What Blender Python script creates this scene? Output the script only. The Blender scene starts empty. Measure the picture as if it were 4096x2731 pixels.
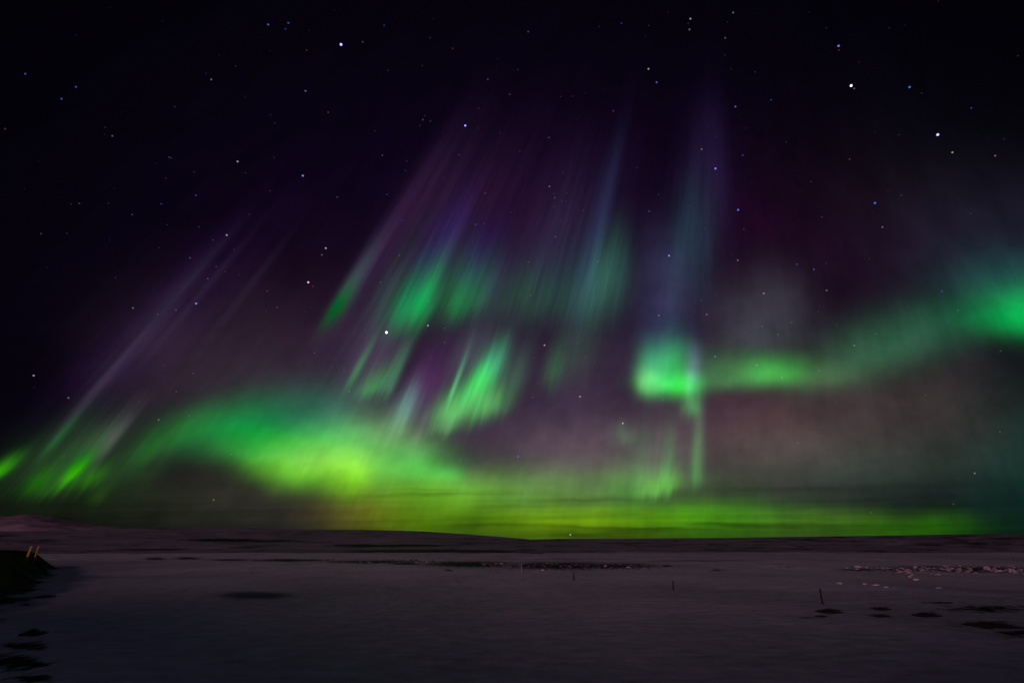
import bpy, math, random
import numpy as np
from mathutils import Vector, Matrix

random.seed(7)
rng = np.random.RandomState(11)
sc = bpy.context.scene
COL = sc.collection

# ------------------------------------------------------------------ camera
CAM_H = 4.5                      # eye height over the plain (the camera stands on a road bank)
LENS = 20.0
PITCH = math.radians(20.15)
cam_d = bpy.data.cameras.new('camera')
cam_d.lens = LENS; cam_d.sensor_width = 36.0
cam_d.clip_start = 0.1; cam_d.clip_end = 60000.0
cam = bpy.data.objects.new('camera', cam_d); COL.objects.link(cam)
cam.location = (0, 0, CAM_H)
cam.rotation_euler = (math.radians(90) + PITCH, 0, 0)
sc.camera = cam
sc.render.resolution_x = 1024; sc.render.resolution_y = 682
sc.view_settings.view_transform = 'Standard'
sc.view_settings.look = 'None'
sc.view_settings.exposure = 0.0
sc.view_settings.gamma = 1.0
sc.view_settings.use_curve_mapping = False
FOC = 1024 / 36.0 * LENS
CP, SP = math.cos(PITCH), math.sin(PITCH)

def ray(px, py):                 # bearing read off the photograph -> world direction
    a = (px - 512.0) / FOC; b = (341.0 - py) / FOC
    return Vector((a, CP - b * SP, SP + b * CP))

def ground(px, py, z=0.0):
    d = ray(px, py)
    t = (z - CAM_H) / d.z
    return Vector((d.x * t, d.y * t, z))

def lin(c):
    return tuple((v / 255.0 / 12.92) if v <= 10 else (((v / 255.0) + 0.055) / 1.055) ** 2.4 for v in c)

# ------------------------------------------------------------------ sky
world = bpy.data.worlds.new('World'); sc.world = world
world.use_nodes = True
try:
    world.cycles.sampling_method = 'MANUAL'; world.cycles.sample_map_resolution = 512
except Exception:
    pass
nt = world.node_tree; nt.nodes.clear()
N, L = nt.nodes, nt.links

def put(sock, v):
    if isinstance(v, bpy.types.NodeSocket): L.new(v, sock)
    else: sock.default_value = v
def M(op, *a, clamp=False):
    n = N.new('ShaderNodeMath'); n.operation = op; n.use_clamp = clamp
    for i, v in enumerate(a): put(n.inputs[i], v)
    return n.outputs[0]
def V(op, *a):
    n = N.new('ShaderNodeVectorMath'); n.operation = op
    for i, v in enumerate(a):
        if op == 'SCALE' and i == 1: put(n.inputs['Scale'], v)
        else: put(n.inputs[i], v)
    return n.outputs['Value'] if op in ('DOT_PRODUCT', 'LENGTH') else n.outputs['Vector']
def XYZ(x, y, z=0.0):
    n = N.new('ShaderNodeCombineXYZ')
    put(n.inputs[0], x); put(n.inputs[1], y); put(n.inputs[2], z)
    return n.outputs[0]
def NOISE(vec, scale=1.0, detail=2.0, rough=0.5):
    n = N.new('ShaderNodeTexNoise'); n.noise_dimensions = '3D'
    put(n.inputs['Vector'], vec); n.inputs['Scale'].default_value = scale
    n.inputs['Detail'].default_value = detail; n.inputs['Roughness'].default_value = rough
    return n.outputs['Fac']
def RANGE(v, a, b, c, d, clamp=True, smooth=False):
    n = N.new('ShaderNodeMapRange'); n.clamp = clamp
    if smooth: n.interpolation_type = 'SMOOTHSTEP'
    put(n.inputs[0], v)
    for i, q in enumerate((a, b, c, d)): n.inputs[i + 1].default_value = q
    return n.outputs[0]

tc = N.new('ShaderNodeTexCoord')
D = tc.outputs['Generated']                      # view direction in the world
fwd = (0, CP, SP); up = (0, -SP, CP)             # chart of the northern sky, centred 20 degrees up
df = V('DOT_PRODUCT', D, fwd)
dfc = M('MAXIMUM', df, 0.06)
dr = V('DOT_PRODUCT', D, (1, 0, 0)); du = V('DOT_PRODUCT', D, up)
SX = M('MULTIPLY_ADD', M('DIVIDE', dr, dfc), FOC, 512.0)
SY = M('MULTIPLY_ADD', M('DIVIDE', du, dfc), -FOC, 341.0)
VX, VY = 727.0, -340.0                           # where the auroral rays converge (magnetic zenith)
RAD = M('MAXIMUM', M('ADD', SY, -VY), 60.0)
SS = M('MULTIPLY_ADD', M('DIVIDE', M('ADD', SX, -VX), RAD), 885.0, VX)   # which ray a direction lies on

# slow wobble so nothing in the sky has a ruled edge
wob = NOISE(XYZ(M('MULTIPLY', SX, 0.012), M('MULTIPLY', SY, 0.012), 3.1), 1.0, 2.0)
wob = M('ADD', wob, -0.5)
PXY = XYZ(M('MULTIPLY_ADD', wob, 18.0, SX), M('MULTIPLY_ADD', wob, -14.0, SY))
wob2 = M('ADD', NOISE(XYZ(M('MULTIPLY', SS, 0.045), M('MULTIPLY', SY, 0.003), 8.3), 1.0, 3.0, 0.6), -0.5)
PSY = XYZ(SS, M('MULTIPLY_ADD', wob2, 32.0, SY))

def bump(P, x, y, wl, wr, hu, hd):
    a = V('MULTIPLY_ADD', P, (1.0 / wr, 1.0 / hd, 0), (-x / wr, -y / hd, 0))
    b = V('MULTIPLY_ADD', P, (-1.0 / wl, -1.0 / hu, 0), (x / wl, y / hu, 0))
    m = V('MAXIMUM', a, b)
    d = V('DOT_PRODUCT', m, m)
    return M('POWER', 0.36788, d)
def blob(P, x, y, wl, wr, hu, hd, col):
    """soft patch: widths left/right, heights up/down, colour in linear light"""
    return V('SCALE', col, bump(P, x, y, wl, wr, hu, hd))

def total(items):
    acc = None
    for it in items:
        acc = it if acc is None else V('ADD', acc, it)
    return acc

#SKYLIST_BEGIN
AURORA = [   # kind, where, widths left/right, heights up/down, slope, linear light
    ('G', 520, 330, 420, 420, 260, 300, 0, (0.0050, 0.0013, 0.0116)),
    ('G', 300, 285, 110, 60, 70, 80, 0, (0.0031, 0.0007, 0.0000)),
    ('G', 770, 250, 110, 230, 90, 120, 0, (0.0076, 0.0000, 0.0033)),
    ('G', 900, 200, 120, 200, 90, 80, 0, (0.0000, 0.0021, 0.0000)),
    ('G', 560, 400, 230, 150, 80, 80, 0, (0.0376, 0.0221, 0.0401)),
    ('G', 590, 452, 90, 90, 30, 30, 0, (0.0792, 0.0563, 0.0580)),
    ('G', 760, 430, 90, 100, 50, 60, 0, (0.0547, 0.0240, 0.0288)),
    ('G', 900, 415, 120, 110, 60, 60, 0, (0.0337, 0.0270, 0.0234)),
    ('G', 840, 470, 160, 130, 40, 36, 0, (0.0091, 0.0304, 0.0185)),
    ('G', 990, 250, 110, 200, 70, 70, 0, (0.0082, 0.0085, 0.0187)),
    ('G', 1030, 470, 70, 200, 90, 70, 0, (0.0021, 0.0210, 0.0142)),
    ('G', 190, 370, 80, 140, 70, 80, 0, (0.0236, 0.0143, 0.0193)),
    ('G', 130, 500, 170, 120, 50, 40, 0, (0.0069, 0.0130, 0.0020)),
    ('G', 270, 505, 110, 100, 30, 36, 0, (0.0194, 0.0185, 0.0104)),
    ('G', 225, 426, 54, 64, 22, 18, -10, (-0.0065, 0.1507, 0.0221)),
    ('G', 180, 433, 30, 30, 14, 12, -25, (0.0018, 0.0549, -0.0011)),
    ('G', 285, 420, 50, 60, 34, 22, 0, (-0.0132, 0.0433, 0.0092)),
    ('G', 325, 415, 40, 40, 28, 30, 0, (0.0147, 0.0763, 0.0490)),
    ('G', 372, 425, 30, 40, 26, 22, 0, (0.0404, 0.0675, 0.0362)),
    ('G', 395, 440, 40, 40, 20, 20, 0, (0.0623, 0.1100, 0.0383)),
    ('G', 258, 452, 44, 60, 16, 11, 3, (0.0005, 0.2135, 0.0267)),
    ('G', 318, 458, 44, 50, 20, 16, 8, (0.1404, 0.2849, 0.0326)),
    ('G', 290, 438, 60, 56, 16, 14, 4, (-0.0116, 0.2160, -0.0073)),
    ('G', 345, 438, 36, 36, 18, 16, 0, (0.0367, 0.2432, 0.0365)),
    ('G', 348, 464, 26, 40, 16, 16, 15, (0.1173, 0.3831, 0.0242)),
    ('G', 352, 478, 26, 16, 16, 18, 20, (0.1287, 0.3742, -0.0060)),
    ('G', 295, 470, 50, 50, 14, 16, 12, (0.0771, 0.3614, 0.0029)),
    ('G', 310, 490, 60, 60, 16, 16, 10, (0.0083, 0.0000, 0.0000)),
    ('G', 425, 473, 46, 32, 12, 10, 3, (0.0430, 0.3352, 0.0300)),
    ('G', 455, 474, 24, 10, 10, 9, 0, (-0.0026, 0.1047, 0.0079)),
    ('G', 405, 455, 50, 40, 16, 16, 0, (0.0355, 0.2731, 0.0281)),
    ('G', 430, 492, 60, 100, 14, 16, 0, (0.0775, 0.2744, -0.0067)),
    ('G', 355, 505, 40, 50, 16, 18, 0, (0.0434, 0.0294, 0.0000)),
    ('G', 540, 485, 110, 140, 20, 20, 0, (0.0891, 0.2019, 0.0378)),
    ('G', 500, 515, 90, 100, 16, 26, 0, (0.0557, 0.1403, -0.0066)),
    ('G', 590, 520, 90, 90, 14, 26, 0, (0.0939, 0.1803, -0.0043)),
    ('G', 380, 520, 44, 60, 20, 30, 0, (0.0709, 0.0477, 0.0000)),
    ('G', 405, 520, 50, 60, 18, 30, 0, (-0.0061, 0.0655, -0.0052)),
    ('G', 700, 515, 90, 90, 14, 20, 0, (0.0318, 0.2223, -0.0054)),
    ('G', 800, 520, 90, 90, 12, 20, 0, (0.0390, 0.0874, 0.0033)),
    ('G', 920, 528, 90, 60, 14, 22, 0, (0.0118, 0.0956, -0.0033)),
    ('G', 1036, 314, 46, 60, 24, 18, 0, (-0.0021, 0.4660, 0.0683)),
    ('G', 985, 318, 50, 40, 20, 16, 0, (-0.0068, 0.0410, 0.0016)),
    ('G', 880, 350, 64, 60, 30, 25, -19, (0.0116, 0.0814, 0.0334)),
    ('G', 945, 330, 60, 56, 34, 26, -19, (0.0046, 0.0327, 0.0190)),
    ('G', 1010, 280, 60, 60, 30, 30, 0, (0.0010, 0.0410, 0.0341)),
    ('G', 735, 377, 36, 60, 22, 10, -3, (0.0269, 0.1693, 0.0370)),
    ('G', 766, 371, 20, 22, 14, 10, 0, (0.0157, 0.2512, 0.0232)),
    ('G', 792, 371, 18, 20, 14, 10, 0, (0.0033, 0.1504, 0.0034)),
    ('G', 825, 377, 40, 40, 16, 12, -8, (0.0229, 0.0642, 0.0206)),
    ('G', 765, 326, 48, 46, 46, 26, 0, (0.0369, 0.0445, 0.0521)),
    ('G', 652, 376, 13, 28, 26, 15, 0, (0.0420, 0.5092, 0.1741)),
    ('G', 646, 381, 9, 14, 12, 12, 0, (0.1136, 0.3170, 0.0658)),
    ('G', 674, 370, 14, 13, 30, 18, 0, (-0.0071, 0.1982, -0.0237)),
    ('G', 684, 384, 30, 16, 10, 10, 0, (0.0070, 0.6771, 0.0143)),
    ('G', 692, 375, 7, 8, 24, 16, 0, (0.0754, 0.1034, 0.1667)),
    ('G', 668, 345, 26, 22, 26, 26, 0, (0.0026, 0.0000, 0.0445)),
    ('G', 668, 290, 26, 24, 60, 60, 0, (0.0195, 0.0253, 0.0573)),
    ('G', 748, 440, 60, 80, 34, 34, 0, (0.0122, 0.0117, 0.0055)),
    ('G', 655, 455, 30, 34, 30, 26, 0, (0.0148, 0.0326, 0.0154)),
    ('R', 140, 340, 36, 70, 100, 80, 0, (0.0048, 0.0000, 0.0129)),
    ('R', 168, 305, 8, 6, 60, 60, 0, (0.0080, 0.0085, 0.0130)),
    ('R', 150, 338, 5, 5, 50, 50, 0, (0.0075, 0.0055, 0.0105)),
    ('R', 196, 300, 5, 5, 60, 60, 0, (0.0062, 0.0048, 0.0090)),
    ('R', 232, 310, 6, 6, 60, 50, 0, (0.0055, 0.0040, 0.0065)),
    ('R', 120, 345, 5, 5, 60, 50, 0, (0.0065, 0.0042, 0.0085)),
    ('R', 214, 320, 14, 12, 60, 60, 0, (0.0000, 0.0000, 0.0000)),
    ('R', 90, 395, 6, 6, 50, 36, 0, (0.0310, 0.0216, 0.0383)),
    ('R', 55, 440, 5, 5, 24, 16, 0, (0.0028, 0.0702, 0.0112)),
    ('R', 36, 482, 11, 12, 16, 11, 0, (0.0010, 0.0906, -0.0077)),
    ('R', 50, 489, 20, 20, 14, 8, 0, (0.0026, 0.0332, 0.0000)),
    ('R', 73, 474, 8, 8, 16, 12, 0, (0.0265, 0.2788, -0.0029)),
    ('R', 84, 462, 14, 10, 26, 14, 0, (-0.0300, 0.0229, -0.0255)),
    ('R', 89, 480, 8, 12, 12, 10, 0, (0.0151, 0.1766, -0.0039)),
    ('R', 112, 440, 18, 7, 24, 22, 0, (0.0519, 0.0562, 0.0522)),
    ('R', 147, 448, 12, 12, 18, 14, 0, (-0.0001, 0.0561, 0.0024)),
    ('R', 2, 467, 8, 9, 14, 8, 0, (0.0277, 0.3437, -0.0044)),
    ('R', 14, 462, 10, 14, 20, 12, 0, (0.0000, 0.0000, 0.0000)),
    ('R', 62, 458, 44, 50, 40, 30, 0, (0.0147, 0.0470, 0.0129)),
    ('R', 105, 460, 30, 24, 24, 20, 0, (0.0032, 0.0000, 0.0024)),
    ('G', 140, 458, 40, 40, 16, 18, -30, (0.0081, 0.0417, 0.0081)),
    ('R', 97, 497, 8, 8, 14, 8, 0, (0.0080, 0.0355, 0.0013)),
    ('R', 395, 230, 18, 70, 80, 110, 0, (0.0206, 0.0081, 0.0277)),
    ('R', 480, 210, 70, 70, 70, 110, 0, (0.0073, 0.0013, 0.0055)),
    ('R', 560, 200, 60, 60, 70, 110, 0, (0.0078, 0.0024, 0.0118)),
    ('R', 436, 246, 14, 20, 44, 40, 0, (0.0090, 0.0047, 0.0658)),
    ('R', 474, 262, 16, 18, 40, 40, 0, (0.0069, 0.0000, 0.0485)),
    ('R', 600, 225, 11, 8, 70, 90, 0, (0.0055, 0.0114, 0.0323)),
    ('R', 560, 250, 30, 30, 60, 50, 0, (0.0120, 0.0115, 0.0268)),
    ('R', 570, 290, 44, 40, 40, 30, 0, (0.0029, 0.0162, 0.0208)),
    ('R', 356, 275, 7, 10, 34, 24, 0, (0.0139, 0.0308, 0.0306)),
    ('R', 338, 304, 6, 10, 22, 20, 0, (-0.0219, 0.0683, -0.0162)),
    ('R', 386, 290, 10, 10, 50, 40, 0, (0.0092, 0.0293, 0.0235)),
    ('R', 402, 303, 10, 16, 34, 24, 0, (-0.0112, 0.1171, 0.0341)),
    ('R', 430, 295, 34, 50, 40, 26, 0, (0.0000, 0.0690, 0.0013)),
    ('R', 420, 306, 16, 11, 30, 20, 0, (-0.0111, 0.2205, 0.0341)),
    ('R', 436, 300, 12, 10, 36, 20, 0, (0.0000, 0.0015, 0.0092)),
    ('R', 462, 300, 16, 20, 30, 16, 0, (-0.0068, 0.1161, 0.0026)),
    ('R', 490, 285, 20, 16, 30, 30, 0, (0.0104, 0.0059, 0.0340)),
    ('R', 540, 300, 40, 40, 30, 20, 0, (0.0000, 0.0382, 0.0000)),
    ('R', 585, 288, 24, 24, 40, 36, 0, (0.0011, 0.0000, 0.0000)),
    ('R', 606, 280, 24, 20, 40, 36, 0, (0.0135, 0.0697, 0.0408)),
    ('R', 374, 386, 14, 10, 18, 9, 0, (0.0092, 0.1554, 0.0217)),
    ('R', 391, 383, 8, 5, 34, 13, 0, (0.0426, 0.1933, 0.0904)),
    ('R', 380, 360, 22, 12, 40, 30, 0, (0.0305, 0.0248, 0.0396)),
    ('R', 357, 370, 4, 4, 30, 16, 0, (0.0000, 0.1110, 0.0152)),
    ('R', 352, 355, 20, 20, 40, 30, 0, (0.0141, 0.0112, 0.0188)),
    ('R', 404, 408, 10, 12, 22, 20, 0, (0.0598, 0.1725, 0.1480)),
    ('R', 400, 424, 14, 8, 16, 12, 0, (0.0218, 0.0802, 0.0073)),
    ('R', 421, 430, 5, 5, 24, 16, 0, (0.0292, 0.0119, 0.0358)),
    ('R', 425, 385, 18, 18, 30, 30, 0, (0.0497, 0.0053, 0.0576)),
    ('R', 493, 366, 12, 10, 22, 16, 0, (0.0226, 0.2485, 0.1120)),
    ('R', 481, 380, 10, 11, 16, 16, 0, (0.0101, 0.4799, 0.0456)),
    ('R', 470, 394, 12, 14, 16, 14, 0, (0.0040, 0.2369, 0.0357)),
    ('R', 490, 404, 22, 16, 18, 12, 0, (0.0540, 0.3245, 0.0573)),
    ('R', 455, 412, 20, 24, 20, 12, 0, (0.0608, 0.3285, 0.0609)),
    ('R', 446, 427, 14, 14, 16, 8, 0, (0.0488, 0.1891, 0.0535)),
    ('R', 453, 390, 2.6, 2.6, 28, 14, 0, (0.0362, 0.2296, 0.0823)),
    ('R', 470, 360, 16, 14, 30, 24, 0, (0.0235, 0.0443, 0.0415)),
    ('R', 512, 380, 14, 12, 30, 16, 0, (0.0053, 0.0639, 0.0181)),
    ('R', 553, 370, 9, 9, 24, 14, 0, (0.0000, 0.0637, 0.0073)),
    ('R', 575, 355, 22, 22, 40, 26, 0, (0.0000, 0.0239, 0.0000)),
    ('R', 545, 355, 4, 4, 40, 40, 0, (0.0000, 0.0000, 0.0000)),
    ('R', 690, 240, 16, 22, 50, 50, 0, (0.0070, 0.0330, 0.0418)),
    ('R', 708, 170, 26, 26, 60, 70, 0, (0.0073, 0.0047, 0.0219)),
    ('R', 692, 407, 9, 8, 14, 10, 0, (0.0288, 0.1892, 0.0467)),
    ('R', 640, 470, 7, 7, 40, 16, 0, (0.0024, 0.0411, 0.0127)),
    ('R', 654, 472, 8, 8, 44, 20, 0, (0.0218, 0.0271, 0.0195)),
    ('R', 668, 476, 7, 5, 40, 14, 0, (0.0184, 0.1103, 0.0234)),
    ('R', 625, 485, 18, 18, 24, 14, 0, (0.0066, 0.0982, 0.0000)),
    ('R', 660, 486, 22, 16, 16, 8, 0, (0.0731, 0.3525, 0.0247)),
    ('R', 625, 434, 12, 16, 10, 9, 0, (0.0109, 0.0780, 0.0176)),
    ('R', 697, 474, 6, 6, 46, 12, 0, (0.0330, 0.1850, 0.0320)),
    ('R', 700, 440, 5, 5, 50, 40, 0, (0.0093, 0.0000, 0.0180)),
]
_turn = {}
def slope(deg):                                  # chart turned by a slope, so bands can climb
    if deg not in _turn:
        r = math.radians(deg); ca, sa = math.cos(r), math.sin(r)
        _turn[deg] = PXY if deg == 0 else XYZ(V('DOT_PRODUCT', PXY, (ca, sa, 0)), V('DOT_PRODUCT', PXY, (-sa, ca, 0)))
    return _turn[deg]
acc = {'G': None, 'R': None}                     # summed as it is built: keeps the shader stack small
for kind, x, y, wl, wr, hu, hd, deg, c in sorted(AURORA, key=lambda q: (q[0], q[7])):
    if kind == 'G':
        r = math.radians(deg); ca, sa = math.cos(r), math.sin(r)
        e = blob(slope(deg), x * ca + y * sa, -x * sa + y * ca, wl, wr, hu, hd, c)
    else:
        k = 885.0 / (y - VY)
        e = blob(PSY, VX + (x - VX) * k, y, wl * k, wr * k, hu, hd, c)
    acc[kind] = e if acc[kind] is None else V('ADD', acc[kind], e)
#SKYLIST_END
# thin and broad rays inside the curtains
n1 = NOISE(XYZ(M('MULTIPLY', SS, 0.034), M('MULTIPLY', SY, 0.0035), 1.7), 1.0, 4.0, 0.68)
n2 = NOISE(XYZ(M('MULTIPLY', SS, 0.016), M('MULTIPLY', SY, 0.006), 5.2), 1.0, 1.0, 0.5)
streak = M('MULTIPLY', RANGE(n1, 0.32, 0.70, 0.60, 1.40), RANGE(n2, 0.3, 0.7, 0.8, 1.2))
blot = RANGE(NOISE(XYZ(M('MULTIPLY', SS, 0.016), M('MULTIPLY', SY, 0.022), 2.2), 1.0, 3.0, 0.6), 0.3, 0.7, 0.80, 1.20)
sky = V('ADD', V('SCALE', acc['G'], M('MULTIPLY', blot, M('MULTIPLY_ADD', streak, 0.22, 0.78))), V('SCALE', acc['R'], streak))
sky = V('MAXIMUM', sky, (0, 0, 0))
# thin dark cloud streaks low over the horizon
cn = NOISE(XYZ(M('MULTIPLY', SX, 0.004), M('MULTIPLY', M('MULTIPLY_ADD', SX, 0.01, SY), 0.10), 9.9), 1.0, 4.0, 0.6)
low = RANGE(SY, 465.0, 525.0, 0.0, 1.0, smooth=True)
dim = M('MULTIPLY', M('MULTIPLY', RANGE(cn, 0.45, 0.75, 0.0, 1.0), low), 0.38)
cw = M('MULTIPLY_ADD', M('ADD', NOISE(XYZ(M('MULTIPLY', SX, 0.02), M('MULTIPLY', SY, 0.02), 4.4), 1.0, 3.0), -0.5), 7.0, SY)
PC = XYZ(SX, cw)
for x, y, wl, wr, hu, hd, deg, k in ((435, 494, 50, 50, 2.0, 2.0, -1, .28), (420, 489.5, 36, 50, 1.2, 1.2, 1, .18), (580, 500, 50, 70, 2.4, 2.4, 0, .30),
        (512, 524, 60, 110, 1.6, 3.5, 1, .22), (620, 527.5, 90, 130, 1.2, 9, 1, .42), (740, 523.5, 60, 120, 2.6, 4.0, 0.5, .52),
        (850, 500, 80, 90, 3, 3, -2, .20), (940, 505, 80, 70, 3, 3, -1, .2), (900, 486, 120, 120, 4, 4, -2, .16), (800, 489, 70, 60, 3, 3, 1, .12),
        (560, 534, 60, 60, 3, 4, 1, .3)):
    r = math.radians(deg); ca, sa = math.cos(r), math.sin(r)
    Q = XYZ(V('DOT_PRODUCT', PC, (ca, sa, 0)), V('DOT_PRODUCT', PC, (-sa, ca, 0)))
    dim = M('MULTIPLY_ADD', bump(Q, x * ca + y * sa, -x * sa + y * ca, wl, wr, hu, hd), k, dim)
sky = V('SCALE', sky, M('SUBTRACT', 1.0, M('MINIMUM', dim, 0.75)))
# the southern sky, behind the photographer: dim blue glow added to tint the near snow
front = RANGE(df, 0.10, 0.40, 0.0, 1.0, smooth=True)
back = V('SCALE', (0.014, 0.0085, 0.026), M('SUBTRACT', 1.0, front))
sky = V('ADD', V('SCALE', sky, front), back)
sky = V('ADD', sky, (0.0006, 0.0005, 0.0014))
bg = N.new('ShaderNodeBackground'); L.new(sky, bg.inputs['Color']); bg.inputs['Strength'].default_value = 1.0
wo = N.new('ShaderNodeOutputWorld'); L.new(bg.outputs[0], wo.inputs[0])

# ------------------------------------------------------------------ low pinkish light from behind
SUN_EL = math.radians(10.0)
sun_d = bpy.data.lights.new('sun', 'SUN')
sun_d.energy = 0.78; sun_d.angle = math.radians(7.0); sun_d.color = (1.0, 0.54, 0.62)
sun = bpy.data.objects.new('sun', sun_d); COL.objects.link(sun)
sun.rotation_euler = (math.radians(90) - SUN_EL, 0, math.radians(-6))

# ------------------------------------------------------------------ helpers
def tag(o, label=None, cat=None, group=None, kind=None):
    if label: o['label'] = label
    if cat: o['category'] = cat
    if group: o['group'] = group
    if kind: o['kind'] = kind
    return o

def mesh_obj(name, verts, faces, mat, parent=None, smooth=True):
    me = bpy.data.meshes.new(name)
    me.from_pydata([tuple(v) for v in verts], [], faces); me.update()
    me.materials.append(mat)
    if smooth: me.polygons.foreach_set('use_smooth', [True] * len(me.polygons))
    o = bpy.data.objects.new(name, me); COL.objects.link(o)
    if parent: o.parent = parent
    return o

class Val:                                       # value noise in numpy
    def __init__(s, seed): s.t = np.random.RandomState(seed).rand(256, 256)
    def __call__(s, x, y):
        xi = np.floor(x).astype(int); yi = np.floor(y).astype(int)
        fx = x - xi; fy = y - yi
        fx = fx * fx * (3 - 2 * fx); fy = fy * fy * (3 - 2 * fy)
        a = s.t[xi % 256, yi % 256]; b = s.t[(xi + 1) % 256, yi % 256]
        c = s.t[xi % 256, (yi + 1) % 256]; d = s.t[(xi + 1) % 256, (yi + 1) % 256]
        return (a * (1 - fx) + b * fx) * (1 - fy) + (c * (1 - fx) + d * fx) * fy - 0.5
nz = [Val(i) for i in range(8)]

def snow_material(name, snow, soil, rough=0.75, hill=False):
    m = bpy.data.materials.new(name); m.use_nodes = True
    t = m.node_tree; n = t.nodes; l = t.links
    b = n['Principled BSDF']; b.inputs['Roughness'].default_value = rough
    b.inputs['Specular IOR Level'].default_value = 0.03
    at = n.new('ShaderNodeAttribute'); at.attribute_name = 'bare'
    co = n.new('ShaderNodeTexCoord')
    def nse(scale, det, stretch=(1, 1, 1)):
        mp = n.new('ShaderNodeMapping'); mp.inputs['Scale'].default_value = stretch
        l.new(co.outputs['Object'], mp.inputs[0])
        q = n.new('ShaderNodeTexNoise'); q.inputs['Scale'].default_value = scale
        q.inputs['Detail'].default_value = det; q.inputs['Roughness'].default_value = 0.62
        l.new(mp.outputs[0], q.inputs['Vector']); return q.outputs['Fac']
    fine = nse(0.012 if hill else 1.5, 7.0, (1, 0.5, 1))
    big = nse(0.0016 if hill else 0.05, 4.0, (1, 0.4, 1))
    small = nse(0.02 if hill else 0.9, 8.0, (0.7, 1.0, 1))
    rg = n.new('ShaderNodeMapRange'); rg.inputs[1].default_value = 0.76; rg.inputs[2].default_value = 1.24
    tt = n.new('ShaderNodeMath'); tt.operation = 'ADD'; l.new(big, tt.inputs[0]); l.new(small, tt.inputs[1]); l.new(tt.outputs[0], rg.inputs[0]); big = rg.outputs[0]
    def mth(op, a, b2):
        q = n.new('ShaderNodeMath'); q.operation = op
        for i, v in enumerate((a, b2)):
            if isinstance(v, bpy.types.NodeSocket): l.new(v, q.inputs[i])
            else: q.inputs[i].default_value = v
        return q.outputs[0]
    e = mth('ADD', at.outputs['Fac'], mth('MULTIPLY', mth('SUBTRACT', fine, 0.5), 1.1 if hill else 2.3))
    mr = n.new('ShaderNodeMapRange'); mr.inputs[1].default_value = 0.36 if hill else 0.43; mr.inputs[2].default_value = 0.74 if hill else 0.80
    l.new(e, mr.inputs[0])
    c1 = n.new('ShaderNodeMix'); c1.data_type = 'RGBA'
    c1.inputs[6].default_value = (*[v * 0.55 for v in snow], 1); c1.inputs[7].default_value = (*snow, 1)
    l.new(big, c1.inputs[0])
    c2 = n.new('ShaderNodeMix'); c2.data_type = 'RGBA'
    l.new(mr.outputs[0], c2.inputs[0]); l.new(c1.outputs[2], c2.inputs[6]); c2.inputs[7].default_value = (*soil, 1)
    if hill: l.new(c2.outputs[2], b.inputs['Base Color'])
    else:
        ai = n.new('ShaderNodeAttribute'); ai.attribute_name = 'blue_oval'
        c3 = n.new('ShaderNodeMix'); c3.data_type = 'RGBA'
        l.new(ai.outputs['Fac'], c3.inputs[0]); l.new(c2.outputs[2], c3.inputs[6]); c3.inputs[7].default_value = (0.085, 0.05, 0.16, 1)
        l.new(c3.outputs[2], b.inputs['Base Color'])
    if not hill:
        h1 = mth('MULTIPLY', nse(1.2, 5.0, (1, 0.35, 1)), 1.0); h2 = mth('MULTIPLY', nse(9.0, 4.0, (1, 0.6, 1)), 0.22)
        h3 = mth('MULTIPLY', nse(0.16, 3.0, (0.5, 1, 1)), 2.4)
        bp = n.new('ShaderNodeBump'); bp.inputs['Strength'].default_value = 0.8; bp.inputs['Distance'].default_value = 0.16
        l.new(mth('ADD', mth('ADD', h1, h2), h3), bp.inputs['Height']); l.new(bp.outputs[0], b.inputs['Normal'])
    return m

# ------------------------------------------------------------------ bare patches in the snow: bearing, dip, half sizes (read off the photograph)
PATCH = [
 (155,558,11,1.6,1),(186,557.6,14,1.5,1),(230,559,24,1.3,.9),(58,556,6,3,.5),(70,566.5,10,1.2,.6),
 (45,596,8,1.8,.9),(36,594,6,1,.6),(25,604,10,1.2,.8),(5,598,7,2.2,.9),(33,632,10,3.6,1),(24,645,24,4,1),
 (10,662,32,9,1),(38,664,7,2.2,1),(34,678,27,3.2,1),(0,620,8,3,.7),
 (290,559.5,42,1.4,1),(375,561,56,1.9,.95),(407,563,18,1.3,1),(470,563.6,50,3.2,1.05),(340,569.6,4,.9,.6),
 (448,569.3,5,1.2,.8),(498,572.2,3,.9,.6),(360,572,30,1.2,.35),(420,570.5,25,1.2,.35),
 (560,565.0,60,3.9,1.05),(612,565.2,50,3.2,1.0),(667,565.3,6,1.2,1),(700,560,60,1.2,.7),(717,569.6,8,1.1,.8),
 (590,558.5,90,1.0,.6),(760,560,40,1.0,.5),(785,566,14,.9,.7),
 (860,569.2,24,1.1,.9),(900,568.5,50,3.2,.7),(980,568.5,60,3.6,.85),(925,566,40,1.6,.7),(1010,569,30,2.6,.8),
 (905,582,30,2,.3),(900,591,40,1.4,.4),(985,592,40,1.2,.35),
 (829,610.6,12,2.6,1),(821,615.2,6,2.0,.95),(806,617,10,1.5,.6),(881,608,10,1.9,.8),(881,615,8,2.1,.95),
 (905,602,7,1.2,.7),(940,602,24,1.2,.9),(927,614,12,2.8,.85),(985,608,42,4.2,.85),(990,624,27,4.2,.9),
 (1018,633,24,4.5,.9),(1000,597,40,2,.5),
]
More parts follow.
